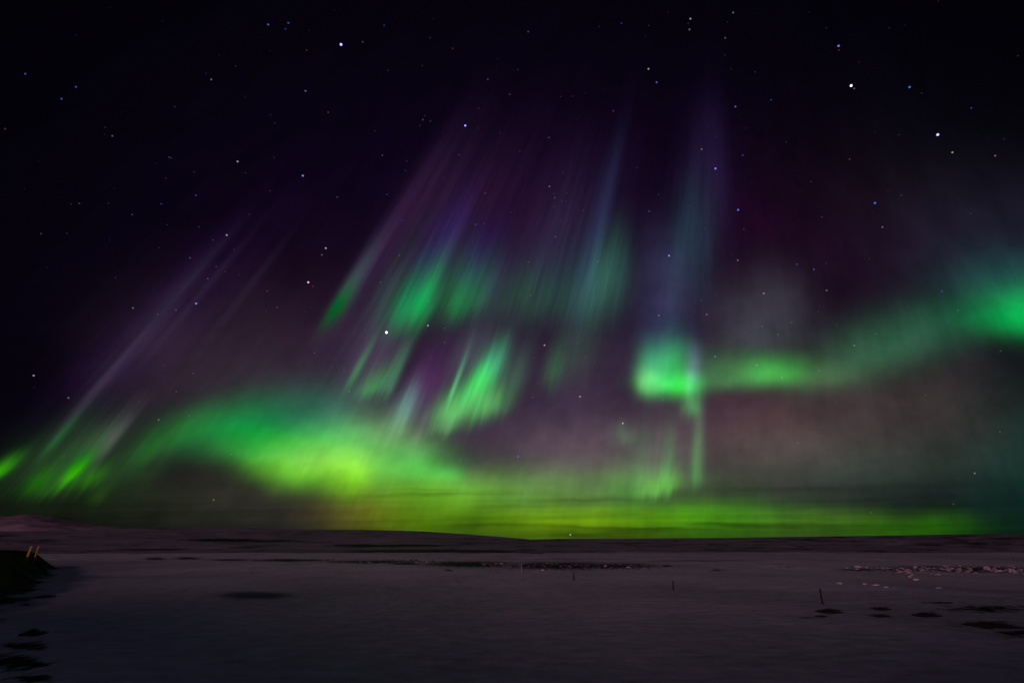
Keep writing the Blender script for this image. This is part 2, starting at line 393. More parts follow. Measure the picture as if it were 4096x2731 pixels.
HPATCH = [   # on the hills
 (160,549,46,.9,.9),(225,539.2,46,1.3,1),(262,540.5,40,1.2,.9),(388,545,68,1.3,1),(430,550.6,100,1.4,1),
 (250,546,30,.8,.6),(560,553.4,60,1.5,1),(625,555.8,45,1.6,1),(700,557,60,1.6,.9),(700,543.6,60,.9,.6),
 (655,545,40,.8,.6),(770,541.5,50,.9,.6),(800,554,50,1.2,.9),(890,552.6,70,1.6,1),(500,556,40,1.2,.9),
 (840,536.5,20,1.0,.6),(950,548,80,1,.5),(580,546,60,.8,.5),(60,520,30,1.6,.35),(35,517,9,.8,.6),(60,533,50,1.4,.4),
 (760,550,70,.9,.5),(330,533,60,.8,.4),(470,541,50,.8,.5),(110,543,60,1,.4),
]
def bare_mask(px, py, lst):
    m = np.zeros_like(px)
    for cx, cy, rx, ry, s in lst:
        d = ((px - cx) / rx) ** 2 + ((py - cy) / ry) ** 2
        m = np.maximum(m, s * np.exp(-0.62 * d))
    return m
def project(x, y, z):
    dz = z - CAM_H
    f = y * CP + dz * SP; u = -y * SP + dz * CP
    f = np.where(f < 0.5, 0.5, f)
    return 512 + FOC * x / f, 341 - FOC * u / f

# ------------------------------------------------------------------ ground sheet
EDGE = [(-60,562),(60,561),(120,561),(180,567),(250,577),(340,588),(430,606),(560,628),(700,634),(800,622),(900,606),(1000,596),(1100,592)]
_ex, _eh = [], []
for _px, _py in EDGE:                            # unseen rise added behind the camera, its height fitted to shade the near snow
    _g = ground(_px, _py)
    _ex.append(_g.x - (_g.y + 62) * math.tan(math.radians(6))); _eh.append(min(float(np.interp(_ex[-1], [-150, -105], [60, 26])), (_g.y + 62) * math.tan(SUN_EL)))
_o = np.argsort(_ex); _ex = np.array(_ex)[_o]; _eh = np.array(_eh)[_o]
def shade_ridge(x):
    return np.interp(x, _ex, _eh)
_f = [ground(50, 568.5), ground(46, 576), ground(34, 587), ground(14, 598), ground(-50, 616), ground(-160, 642)]
BANK = [(p.x, p.y) for p in _f] + [(-260.0, 40.0), (-420.0, 260.0), (_f[0].x - 40, _f[0].y + 22), (_f[0].x - 5, _f[0].y + 10)]
def inside_dist(x, y):                           # metres inside the foot line of the road bank (negative outside)
    best = np.full_like(x, 1e9); ins = np.zeros(x.shape, dtype=bool)
    for i in range(len(BANK)):
        x0, y0 = BANK[i]; x1, y1 = BANK[(i + 1) % len(BANK)]
        ex, ey = x1 - x0, y1 - y0
        t = np.clip(((x - x0) * ex + (y - y0) * ey) / (ex * ex + ey * ey), 0, 1)
        best = np.minimum(best, np.hypot(x - x0 - t * ex, y - y0 - t * ey))
        c = ((y0 > y) != (y1 > y)) & (x < (x1 - x0) * (y - y0) / (y1 - y0 + 1e-9) + x0)
        ins ^= c
    return np.where(ins, best, -best)
def bank(x, y):
    d = inside_dist(x, y) + 2.4 * nz[4](x / 6.0, y / 6.0) + 1.0 * nz[1](x / 2.0, y / 2.0)
    f = np.clip(d / 7.5, 0, 1); f = f * f * (3 - 2 * f)
    return (4.25 + 0.5 * nz[2](x / 9.0, y / 9.0)) * f
def ground_z(x, y):
    r = np.hypot(x, y)
    z = 3.0 * np.exp(-(r / 9.0) ** 2)
    z += (0.22 * nz[0](x / 9.0 + 40, y / 14.0 + 40) + 0.06 * nz[1](x / 2.2 + 90, y / 3.6 + 90)) * np.clip(r / 20, 0, 1)
    z += 0.35 * nz[5](x / 26 + 70, y / 16 + 70) * np.clip((r - 25) / 40, 0, 1)
    z += 1.9 * nz[2](x / 70 + 70, y / 45 + 70) * np.clip((r - 35) / 80, 0, 1)
    z += 1.6 * nz[3](x / 160 + 30, y / 160 + 30) * np.clip((r - 150) / 300, 0, 1)
    # road bank at the left
    z += bank(x, y)
    # added unseen ridge behind, shaped to shade the near snow
    z += shade_ridge(x) * np.exp(-((y + 62) / 19.0) ** 2)
    return z

def polar_sheet(name, azs, rs, zf, mat, patches):
    A, Rr = np.meshgrid(azs, rs)                 # rows = radius
    X = Rr * np.sin(A); Y = Rr * np.cos(A)
    Z = zf(X, Y)
    na, nr = len(azs), len(rs)
    co = np.stack([X, Y, Z], -1).reshape(-1, 3)
    px, py = project(X, Y, Z)
    w = 1.5 * nz[5](px / 9.0 + 5, py / 2.0 + 9) + 0.8 * nz[6](px / 3.0 + 5, py / 1.0 + 9)
    b = bare_mask(px + 2.0 * w, py + 0.5 * w, patches)
    return X, Y, Z, co, b, na, nr

def sheet_mesh(name, co, b, na, nr, mat, closed=False, blue_oval=None):
    me = bpy.data.meshes.new(name)
    idx = np.arange(na * nr).reshape(nr, na)
    if closed:
        nx = np.roll(idx, -1, 1)
        q = np.stack([idx[:-1], nx[:-1], nx[1:], idx[1:]], -1).reshape(-1, 4)
    else:
        q = np.stack([idx[:-1, :-1], idx[:-1, 1:], idx[1:, 1:], idx[1:, :-1]], -1).reshape(-1, 4)
    q = q[:, ::-1]
    me.vertices.add(len(co)); me.vertices.foreach_set('co', co.astype(np.float32).ravel())
    me.loops.add(q.size); me.loops.foreach_set('vertex_index', q.astype(np.int32).ravel())
    me.polygons.add(len(q)); me.polygons.foreach_set('loop_start', np.arange(0, q.size, 4, dtype=np.int32))
    me.polygons.foreach_set('use_smooth', np.ones(len(q), dtype=bool))
    me.update(calc_edges=True); me.validate()
    at = me.attributes.new('bare', 'FLOAT', 'POINT'); at.data.foreach_set('value', b.astype(np.float32).ravel())
    if blue_oval is not None:
        a2 = me.attributes.new('blue_oval', 'FLOAT', 'POINT'); a2.data.foreach_set('value', blue_oval.astype(np.float32).ravel())
    me.materials.append(mat)
    o = bpy.data.objects.new(name, me); COL.objects.link(o)
    return o

SNOW = (0.78, 0.79, 0.84); SOIL = (0.022, 0.013, 0.014)
m_ground = snow_material('snow_ground', SNOW, SOIL)
front_az = np.linspace(-math.radians(50), math.radians(50), 560)
back_az = np.linspace(math.radians(50), math.radians(310), 150)[1:-1]
azs = np.concatenate([front_az, back_az])
rs = np.concatenate([np.linspace(0.5, 18, 24), np.geomspace(18.6, 120, 230), np.geomspace(121, 900, 170), np.geomspace(910, 14000, 40)])
X, Y, Z, co, b, na, nr = polar_sheet('ground', azs, rs, ground_z, m_ground, PATCH)
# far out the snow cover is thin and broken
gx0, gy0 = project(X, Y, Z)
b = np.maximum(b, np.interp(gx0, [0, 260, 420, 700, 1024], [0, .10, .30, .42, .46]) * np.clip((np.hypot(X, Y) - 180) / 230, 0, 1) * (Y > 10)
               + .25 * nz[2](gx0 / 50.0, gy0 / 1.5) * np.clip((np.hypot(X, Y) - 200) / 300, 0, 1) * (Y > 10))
# the dark earth of the road bank
b = np.maximum(b, 1.2 / (1 + np.exp(-(inside_dist(X, Y) + 3.0 * nz[7](X / 4.0, Y / 4.0) + 0.5) / 0.8)))
gpx, gpy = project(X, Y, Z)                      # a soft dark blue oval in the snow colour
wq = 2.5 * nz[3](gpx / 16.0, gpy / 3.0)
blue_oval = np.exp(-(((gpx - 258 + wq) / np.where(gpx < 258, 40, 34)) ** 2 + ((gpy - 594.8 + .2 * wq - (gpx - 258) * .004) / 3.9) ** 2) ** 2) * (Y > 1)
ground_o = sheet_mesh('ground', co, b, na, nr, m_ground, closed=True, blue_oval=blue_oval)
tag(ground_o, 'flat snow covered plain with dark bare patches under the night sky', 'ground', kind='structure')

# ------------------------------------------------------------------ hills
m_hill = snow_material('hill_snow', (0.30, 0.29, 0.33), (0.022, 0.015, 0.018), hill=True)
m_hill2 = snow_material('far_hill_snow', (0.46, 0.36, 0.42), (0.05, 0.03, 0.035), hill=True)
def hill(name, pts, r_foot, r_top, r_back, mat, label, seed):
    xs = [p[0] for p in pts]; ys = [p[1] for p in pts]
    pxs = np.linspace(xs[0], xs[-1], int((xs[-1] - xs[0]) * 0.8) + 8)
    azl = []; tops = []
    for p in pxs:
        yy = np.interp(p, xs, ys)
        d = ray(p, yy); h = math.hypot(d.x, d.y)
        azl.append(math.atan2(d.x, d.y)); tops.append(CAM_H + r_top * d.z / h)
    tops = np.array(tops)
    k = np.ones(9) / 9.0
    tops = np.convolve(np.pad(tops, 4, mode='edge'), k, mode='valid')
    rr = np.concatenate([np.linspace(r_foot, r_top, 90), np.linspace(r_top, r_back, 16)[1:]])
    A, Rr = np.meshgrid(np.array(azl), rr)
    T = np.broadcast_to(tops, A.shape)
    f = np.clip((Rr - r_foot) / (r_top - r_foot), 0, 1)
    g = np.clip((Rr - r_top) / (r_back - r_top), 0, 1)
    low = -6.0
    Zf = low + (T - low) * (f ** 1.25) * (1 - g ** 2)
    X = Rr * np.sin(A); Y = Rr * np.cos(A)
    roll = (nz[seed % 8](X / 260 + 20, Y / 420 + 50) + 0.5 * nz[(seed + 1) % 8](X / 110 + 60, Y / 160 + 30)) * (T + 8) * 0.30
    Zf = Zf + roll * np.sin(np.pi * f) * (g == 0)
    px, py = project(X, Y, Zf)
    w = 1.2 * nz[5](px / 14.0 + 5, py / 2.0 + 9) + 0.8 * nz[6](px / 4.0 + 5, py / 1.0 + 9)
    b = bare_mask(px + 3 * w, py + 0.5 * w, HPATCH)
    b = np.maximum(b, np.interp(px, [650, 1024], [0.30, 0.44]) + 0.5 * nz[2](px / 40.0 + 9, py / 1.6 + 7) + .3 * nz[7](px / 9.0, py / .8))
    co = np.stack([X, Y, Zf], -1).reshape(-1, 3)
    o = sheet_mesh(name, co, b, A.shape[1], A.shape[0], mat)
    tag(o, label, 'hill', kind='structure'); return o
SKL = [(-120,522),(-60,517),(0,515.6),(26,513.4),(50,516),(68,520),(92,523.4),(112,526.5),(130,528.6),(180,533),(240,540),(300,548),(330,551)]
SKC = [(-140,532),(0,531),(60,530),(130,527.6),(180,527),(240,526.4),(256,527),(300,528.6),(380,529.3),(420,530.5),(460,533),(500,536),(540,539.5),(590,543.5),(650,548),(720,553)]
SKR = [(380,548),(440,543),(500,539.5),(560,538),(620,538),(660,537.6),(720,537.3),(768,536.5),(850,535.3),(900,534.7),(950,533.8),(1024,532.8),(1180,531)]
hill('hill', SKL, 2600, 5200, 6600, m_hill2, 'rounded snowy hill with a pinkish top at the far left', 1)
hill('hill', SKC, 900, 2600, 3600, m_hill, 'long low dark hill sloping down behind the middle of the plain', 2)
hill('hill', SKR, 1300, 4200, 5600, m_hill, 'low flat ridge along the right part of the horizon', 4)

# ------------------------------------------------------------------ things
def simple_mat(name, base, rough=0.8, var=0.25, scale=6.0):
    m = bpy.data.materials.new(name); m.use_nodes = True
    t = m.node_tree; n = t.nodes; l = t.links; b = n['Principled BSDF']
    b.inputs['Roughness'].default_value = rough
    q = n.new('ShaderNodeTexNoise'); q.inputs['Scale'].default_value = scale; q.inputs['Detail'].default_value = 5
    co_ = n.new('ShaderNodeTexCoord'); l.new(co_.outputs['Object'], q.inputs['Vector'])
    x = n.new('ShaderNodeMix'); x.data_type = 'RGBA'; l.new(q.outputs['Fac'], x.inputs[0])
    x.inputs[6].default_value = (*[c * (1 - var) for c in base], 1)
    x.inputs[7].default_value = (*[min(1, c * (1 + var)) for c in base], 1)
    l.new(x.outputs[2], b.inputs['Base Color'])
    return m
m_wood = simple_mat('weathered_wood', (0.030, 0.027, 0.024), 0.9, 0.4, 20)
m_wood2 = simple_mat('pale_wood', (0.34, 0.25, 0.24), 0.9, 0.3, 20)
m_yel = simple_mat('yellow_plastic', (0.95, 0.52, 0.02), 0.5, 0.1)
m_ref = simple_mat('white_reflector', (0.62, 0.45, 0.38), 0.5, 0.2)
m_cap = simple_mat('post_snow', (0.8, 0.8, 0.84), 0.8, 0.05)

def empty(name, loc):
    o = bpy.data.objects.new(name, None); COL.objects.link(o); o.location = loc; return o

def tube(segs, n=10, wob_=0.0, seed=0):
    """rings at (x, y, z, radius) closed at both ends"""
    rr = random.Random(seed); vs = []; fs = []
    for (x, y, z, r) in segs:
        for k in range(n):
            a = 2 * math.pi * k / n
            q = r * (1 + wob_ * rr.uniform(-1, 1))
            vs.append((x + q * math.cos(a), y + q * math.sin(a), z))
    for i in range(len(segs) - 1):
        for k in range(n):
            a = i * n + k; b_ = i * n + (k + 1) % n
            fs.append((a, b_, b_ + n, a + n))
    fs.append(tuple(range(n - 1, -1, -1))); fs.append(tuple(range((len(segs) - 1) * n, len(segs) * n)))
    return vs, fs

def gz(x, y):
    return float(ground_z(np.array([x]), np.array([y]))[0])
_T = np.geomspace(10, 1500, 5000)
def height_to(px, ytop, p):                      # how tall a thing standing at p must be to reach a sight line
    d = ray(px, ytop); return CAM_H + d.z * p.y / d.y - p.z
def settle(px, py):                              # where a bearing meets the modelled ground
    d = ray(px, py)
    x, y, z = d.x * _T, d.y * _T, CAM_H + d.z * _T
    below = np.nonzero(z < ground_z(x, y))[0]
    i = below[0] if len(below) else len(_T) - 1
    return Vector((x[i], y[i], gz(x[i], y[i])))

# fence posts out on the plain
def fence_post(px, ytop, ybase, lean, label, mat, seed, rad):
    p = settle(px, ybase)
    dist = math.hypot(p.x, p.y)
    h = height_to(px, ytop, p)
    o = empty('fence_post', (p.x, p.y, p.z - 0.05))
    tag(o, label, 'fence post', 'fence posts standing in the snow')
    segs = []
    for i in range(9):
        f = i / 8
        segs.append((lean * f * h + 0.01 * math.sin(f * 7 + seed), 0, f * h, rad * (1.08 - 0.22 * f)))
    v, f = tube(segs, 10, 0.10, seed); mesh_obj('post', v, f, mat, o)
    tx = segs[-1][0]
    v, f = tube([(tx, 0, h, rad * .9), (tx, 0, h + rad * .5, rad * .95), (tx, 0, h + rad * 1.0, rad * .5)], 10, 0.1, seed + 1)
    mesh_obj('snow_cap', v, f, m_cap if False else mat, o)
    return o
fence_post(822.6, 588.3, 603.4, 0.0, 'nearest and tallest dark fence post leaning left above a bare patch', m_wood, 1, 0.085)
fence_post(673.6, 580.2, 589.8, 0.02, 'dark fence post standing alone right of the middle of the plain', m_wood, 2, 0.10)
fence_post(573.9, 571.4, 579.6, 0.0, 'short distant dark fence post just below the rocky strip', m_wood, 3, 0.11)
fence_post(521.6, 564.6, 572.6, 0.0, 'pale pinkish distant fence post, the farthest of the line', m_wood2, 4, 0.12)

# yellow roadside marker posts at the left
def marker(px, ytop, ybase, lean, dist, label, w):
    d = ray(px, ybase); hh = math.hypot(d.x, d.y); t = dist / hh
    x, y = d.x * t, d.y * t
    zb = CAM_H + d.z * t; zg = gz(x, y)
    h = height_to(px + 4, ytop, Vector((x, y, zb)))
    o = empty('marker_post', (x, y, zg)); tag(o, label, 'marker post', 'yellow roadside marker posts')
    off = zb - zg
    segs = [(-.4 * lean * h, 0, min(off, 0) - .4 * h, w)] + [(lean * h * f, 0, off + h * f, w * (1 - 0.1 * f)) for f in (0, .3, .6, .84)]
    v, f = tube(segs, 12, 0.0); mesh_obj('stake', v, f, m_yel, o)
    v, f = tube([(lean * h * q, 0, off + h * q, w * 1.12) for q in (.84, .88, .95, 1.0)], 12, 0.0)
    mesh_obj('reflector', v, f, m_ref, o)
def meet(px, py):                                # distance at which a bearing meets the bank
    p = settle(px, py); return math.hypot(p.x, p.y)
marker(26.2, 545.4, 559.0, 0.16, meet(26.2, 559.0), 'leaning yellow roadside marker post with pale top, taller of the two', 0.26)
marker(36.4, 545.2, 551.8, 0.14, meet(26.2, 559.0) + 9, 'small dim yellow marker post right of the taller one', 0.15)

# lava boulders and snow capped stones
def rock_mesh(name, seed, mat, snowcap):
    rr = random.Random(seed)
    import bmesh
    bm = bmesh.new(); bmesh.ops.create_icosphere(bm, subdivisions=3, radius=1.0)
    ax = [Vector((rr.uniform(-1, 1), rr.uniform(-1, 1), rr.uniform(-.3, 1))).normalized() for _ in range(9)]
    cut = [rr.uniform(.62, .9) for _ in ax]
    for v in bm.verts:
        c = v.co.copy()
        for a, k in zip(ax, cut):
            dd = c.dot(a)
            if dd > k: c -= a * (dd - k) * .9
        c *= 1 + 0.05 * math.sin(7 * c.x + seed) * math.cos(9 * c.y)
        c.x *= 1.25; c.z *= .75
        v.co = c
    me = bpy.data.meshes.new(name); bm.to_mesh(me); bm.free()
    me.materials.append(mat)
    me.polygons.foreach_set('use_smooth', [not snowcap and False or snowcap] * len(me.polygons))
    return me
def rock_mat(name, rock, snow, amount):
    m = bpy.data.materials.new(name); m.use_nodes = True
    t = m.node_tree; n = t.nodes; l = t.links; b = n['Principled BSDF']; b.inputs['Roughness'].default_value = .85
    g = n.new('ShaderNodeNewGeometry'); s = n.new('ShaderNodeSeparateXYZ'); l.new(g.outputs['Normal'], s.inputs[0])
    q = n.new('ShaderNodeTexNoise'); q.inputs['Scale'].default_value = 2.4; q.inputs['Detail'].default_value = 5
    co_ = n.new('ShaderNodeTexCoord'); l.new(co_.outputs['Object'], q.inputs['Vector'])
    a = n.new('ShaderNodeMath'); a.operation = 'MULTIPLY_ADD'; l.new(q.outputs['Fac'], a.inputs[0]); a.inputs[1].default_value = 1.2
    l.new(s.outputs[2], a.inputs[2])
    mr = n.new('ShaderNodeMapRange'); l.new(a.outputs[0], mr.inputs[0]); mr.inputs[1].default_value = amount; mr.inputs[2].default_value = amount + .15
    x = n.new('ShaderNodeMix'); x.data_type = 'RGBA'; l.new(mr.outputs[0], x.inputs[0])
    x.inputs[6].default_value = (*rock, 1); x.inputs[7].default_value = (*snow, 1); l.new(x.outputs[2], b.inputs['Base Color'])
    return m
m_rock = rock_mat('lava_rock', (0.055, 0.028, 0.032), (0.5, 0.5, 0.54), 1.40)
m_rocks = rock_mat('snowy_rock', (0.05, 0.030, 0.034), (0.52, 0.46, 0.49), 0.95)
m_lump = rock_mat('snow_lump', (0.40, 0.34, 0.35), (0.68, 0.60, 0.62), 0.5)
dark_me = [rock_mesh('boulder', s, m_rock, False) for s in range(5)]
part_me = [rock_mesh('snowy_boulder', 20 + s, m_rocks, False) for s in range(5)]
lump_me = [rock_mesh('snow_lump', 40 + s, m_lump, True) for s in range(4)]

def boulder(name, mes, px, py, wpx, label, cat, group, k, flat=1.0):
    p = settle(px, py)
    s = wpx / FOC * math.hypot(p.x, p.y) / 2.3
    o = bpy.data.objects.new(name, mes[k % len(mes)]); COL.objects.link(o)
    o.location = (p.x, p.y, p.z + 0.12 * s)
    o.scale = (s * random.uniform(.85, 1.3), s * random.uniform(.8, 1.1), s * random.uniform(.6, 1.0) * flat)
    o.rotation_euler = (0, 0, random.uniform(0, 6.28))
    tag(o, label, cat, group); return o

for i in range(110):                             # middle rocky strip
    px = 430 + 225 * (i + random.random()) / 110 if i > 24 else 326 + 110 * (i + random.random()) / 25
    py = np.interp(px, [326, 424, 512, 600, 650], [561.5, 562.5, 564.8, 566.6, 566.8]) + random.uniform(-2.6, 1.8)
    boulder('boulder', dark_me, px, py, random.uniform(1.6, 4.6), 'dark lava boulder in the long rocky strip across the snowy plain',
            'boulder', 'dark boulders of the rocky strip', i)
CL = [(860, 567.2, 10, .5), (882, 568.6, 9, .9), (896, 570.0, 8, 1.6), (906, 571.5, 8, 2.2), (920, 569.5, 8, 1.6), (930, 570.5, 8, 2.2),
      (944, 568.5, 8, 1.2), (958, 569.5, 10, 1.8), (975, 569.5, 10, 1.8), (992, 569.0, 9, 1.6), (1008, 569.5, 9, 1.8), (1022, 571, 9, 2.0)]
for i in range(140):                             # right stone field, in loose heaps
    cx, cy, wx, wy = CL[i % len(CL)]
    px = cx + random.gauss(0, .6) * wx; py = min(max(cy + random.gauss(0, .9) * wy, 565.8), 575.5)
    boulder('snowy_boulder', part_me, px, py, min(6.0, 1.7 + random.expovariate(.8)), 'snow dusted stone in the jumbled stone field at the right edge',
            'boulder', 'snow dusted stones of the right stone field', i)
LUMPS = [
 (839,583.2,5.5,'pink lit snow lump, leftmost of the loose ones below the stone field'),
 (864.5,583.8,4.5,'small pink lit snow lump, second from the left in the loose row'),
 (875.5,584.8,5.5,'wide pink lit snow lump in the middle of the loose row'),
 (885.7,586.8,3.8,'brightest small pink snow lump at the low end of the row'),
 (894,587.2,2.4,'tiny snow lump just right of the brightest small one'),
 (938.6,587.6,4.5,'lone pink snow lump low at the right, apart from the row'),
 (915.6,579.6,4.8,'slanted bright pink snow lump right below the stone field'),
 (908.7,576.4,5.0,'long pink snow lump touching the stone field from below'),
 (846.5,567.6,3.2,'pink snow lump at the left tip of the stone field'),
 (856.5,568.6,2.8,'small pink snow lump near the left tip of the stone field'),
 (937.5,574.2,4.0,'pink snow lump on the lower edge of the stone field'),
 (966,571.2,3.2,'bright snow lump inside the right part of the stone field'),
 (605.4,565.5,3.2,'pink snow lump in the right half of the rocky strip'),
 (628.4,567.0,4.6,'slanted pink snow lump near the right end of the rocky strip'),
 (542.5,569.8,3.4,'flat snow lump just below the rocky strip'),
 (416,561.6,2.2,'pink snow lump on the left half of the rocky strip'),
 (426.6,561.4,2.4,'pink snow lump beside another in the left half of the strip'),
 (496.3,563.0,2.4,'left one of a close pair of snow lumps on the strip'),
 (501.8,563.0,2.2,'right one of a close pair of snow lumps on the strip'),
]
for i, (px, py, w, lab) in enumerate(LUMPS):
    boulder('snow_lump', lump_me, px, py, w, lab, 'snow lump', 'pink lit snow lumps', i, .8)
SOLO = [(340,570.2,3.2,'single dark stone on the snow left of the middle'),
        (448.5,570.0,4.2,'single dark stone below the rocky strip left of the middle'),
        (498,572.6,2.6,'small lone dark stone left of the pale fence post'),
        (576.5+224.5-0.0,572.0,0.1,'')]
for i, (px, py, w, lab) in enumerate(SOLO[:3]):
    boulder('boulder', dark_me, px, py, w, lab, 'boulder', None, i)

# tussocks and earth clods on the nearer bare patches
def clump_mesh(seed):
    rr = random.Random(seed); vs = []; fs = []
    for i in range(260):
        a = rr.uniform(0, 6.283); r = abs(rr.gauss(0, .45)); x, y = r * math.cos(a), r * math.sin(a)
        h = rr.uniform(.12, .42) * max(.25, 1 - r * .6); w = rr.uniform(.012, .03)
        t = rr.uniform(0, 6.283); lx, ly = rr.uniform(-.2, .2) + .25 * x, rr.uniform(-.2, .2) + .25 * y
        cx, sy = math.cos(t) * w, math.sin(t) * w
        k = len(vs)
        vs += [(x - cx, y - sy, -.03), (x + cx, y + sy, -.03), (x + lx * .5 + cx * .7, y + ly * .5 + sy * .7, h * .6),
               (x + lx * .5 - cx * .7, y + ly * .5 - sy * .7, h * .6), (x + lx, y + ly, h)]
        fs += [(k, k + 1, k + 2, k + 3), (k + 3, k + 2, k + 4)]
    n = len(vs)
    for i in range(9):                           # the earth hump under the blades
        for j in range(16):
            a = 2 * math.pi * j / 16; q = 0.12 + .95 * i / 8
            vs.append((q * math.cos(a), q * .8 * math.sin(a), .2 * math.cos(q * 1.45) + .03 * rr.uniform(-1, 1)))
    for i in range(8):
        for j in range(16):
            a = n + i * 16 + j; b_ = n + i * 16 + (j + 1) % 16
            fs.append((a, a + 16, b_ + 16, b_))
    fs.append(tuple(n + j for j in range(16)))
    me = bpy.data.meshes.new('tussock'); me.from_pydata(vs, [], fs); me.update()
    me.materials.append(m_tuss); return me
m_tuss = simple_mat('dead_heath', (0.035, 0.026, 0.018), 0.95, 0.4, 3)
tme = [clump_mesh(s) for s in range(4)]
TUS = [(829,611,20,'large dark heath tussock at the foot of the nearest fence post'),
       (821,615.6,9,'small dark tussock just below the large one by the post'),
       (881,608.4,15,'upper of two dark tussocks right of the nearest fence post'),
       (881,615.6,14,'lower of two dark tussocks right of the nearest fence post'),
       (927,614.8,20,'dark tussock on the bare patch towards the right edge'),
       (33,633,18,'round dark tussock near the left edge of the foreground'),
       (38,665,13,'low dark tussock in the lower left corner'),
       (45,596.4,14,'thin dark tussock right below the road bank'),
       (990,625,30,'wide dark tussock near the right edge of the foreground')]
for i, (px, py, w, lab) in enumerate(TUS):
    p = settle(px, py); s = w / FOC * math.hypot(p.x, p.y) / 2.0
    o = bpy.data.objects.new('tussock', tme[i % 4]); COL.objects.link(o)
    o.location = (p.x, p.y, p.z - 0.02); o.scale = (s, s * 1.5, min(s, 0.9) * .8); o.rotation_euler.z = i * 1.3
    tag(o, lab, 'tussock', 'dark tussocks poking out of the snow')

# ------------------------------------------------------------------ stars
K = 6.271
A = [(688,48,4,'t'),(1019,132,4,'b'),(1682,153,2.6,'b'),(1808,143,2.7,'t'),(1790,180,3,'t'),(1939,188,4,'b'),(1923,313,3.4,'r'),
 (1637,355,4.3,'g'),(1375,345,4,'b'),(1695,315,4,'b'),(1477,414,4,'p'),(1292,459,3.4,'t'),(1325,497,3.2,'p'),(158,462,2.4,'t'),(476,544,2.6,'t'),
 (386,618,2.6,'t'),(862,536,4.3,'b'),(1537,608,4,'b'),(1916,569,2.6,'b'),(1697,718,3.3,'t'),(2058,703,3.6,'p'),(1722,770,4,'g'),(1813,716,4.3,'b'),
 (32,807,3.6,'o'),(660,796,3.8,'o'),(655,840,4,'b'),(705,851,3,'v'),(241,1011,4,'b'),(1062,985,3.2,'b'),(1075,989,3.8,'g'),(978,1020,3.9,'b'),
 (1218,1076,4,'g'),(1039,1115,3.8,'o'),(1490,1011,2.3,'p'),(1539,1082,3.9,'p'),(1899,1100,2.1,'b'),(1718,986,4,'o'),(1693,1194,3.8,'g'),
 (153,1182,4,'b'),(716,1180,4.1,'b'),(1228,1223,2.9,'b'),(1011,1277,3,'t'),(497,1274,3.3,'p'),(680,1272,4,'g'),(445,1277,4.2,'g'),(601,1268,4.3,'g'),
 (829,1344,3.5,'p'),(2115,1234,3.6,'p'),(258,1463,3.5,'o'),(419,1461,4,'g'),(687,1505,3.8,'b'),(1248,1421,3.9,'g'),(1422,1472,2.3,'p'),
 (1336,1503,3.3,'v'),(1047,1408,4.2,'g'),(996,1551,3.9,'p'),(2043,1554,2.5,'w'),(1563,1340,4,'p'),(477,221,4.2,'b'),(790,232,4.3,'g'),
 (1096,668,4.2,'g'),(1160,733,4.3,'b'),(2098,62,4,'b')]
B = [(22,278,1,'b'),(158,262,3.2,'b'),(293,158,3.2,'t'),(602,117,4,'b'),(580,236,4,'g'),(722,303,3.6,'r'),(532,410,3.9,'g'),(316,441,4,'g'),(1196,197,3.1,'b'),
 (942,496,2.8,'b'),(1130,435,3.8,'g'),(1004,369,4.1,'b'),(1080,590,3.5,'p'),(1640,166,3.4,'t'),(1781,145,2.9,'t'),(1950,431,2.4,'o'),(2001,515,2.5,'b'),
 (1932,222,4,'b'),(1951,160,4,'g'),(2073,75,4,'r'),(1667,558,3.8,'t'),(1555,582,4.1,'b'),(1400,605,3.9,'p'),(1475,602,4.2,'p'),(1729,694,3.7,'p'),
 (886,678,4,'p'),(535,749,3.1,'b'),(547,724,4,'g'),(583,758,3.4,'r'),(517,785,4,'g'),(801,786,1.7,'b'),(657,834,3.9,'b'),(233,819,4,'g'),(878,803,4.2,'r'),
 (1325,861,3.6,'g'),(1021,831,4.2,'p'),(761,968,3.5,'v'),(281,972,3.6,'g'),(435,1008,3.5,'b'),(426,1068,3.4,'b'),(1143,946,3.9,'p'),(1414,1079,4,'p'),
 (670,1116,4,'p'),(927,1209,3.5,'p'),(311,1217,3.4,'r'),(1329,1167,3.2,'p'),(1358,1212,3.3,'b'),(1362,1238,3.2,'b'),(1408,1258,3.6,'b'),(1432,1261,3.4,'b'),
 (1362,1293,3.5,'b'),(1438,1210,3.9,'p'),(1369,1370,3.9,'b'),(1397,1385,4,'p'),(1368,1483,3.1,'b'),(1542,1318,3.8,'g'),(1085,1330,3.6,'b'),(1108,1318,4,'b'),
 (865,1406,3.1,'b'),(918,1399,3.8,'p'),(1954,1322,3,'b'),(2013,1218,3.9,'p'),(1896,862,3.8,'b'),(1876,1050,4.1,'p'),(1666,1458,4,'g'),(405,1380,4.1,'p'),
 (404,915,4.2,'t'),(1501,745,4.2,'t')]
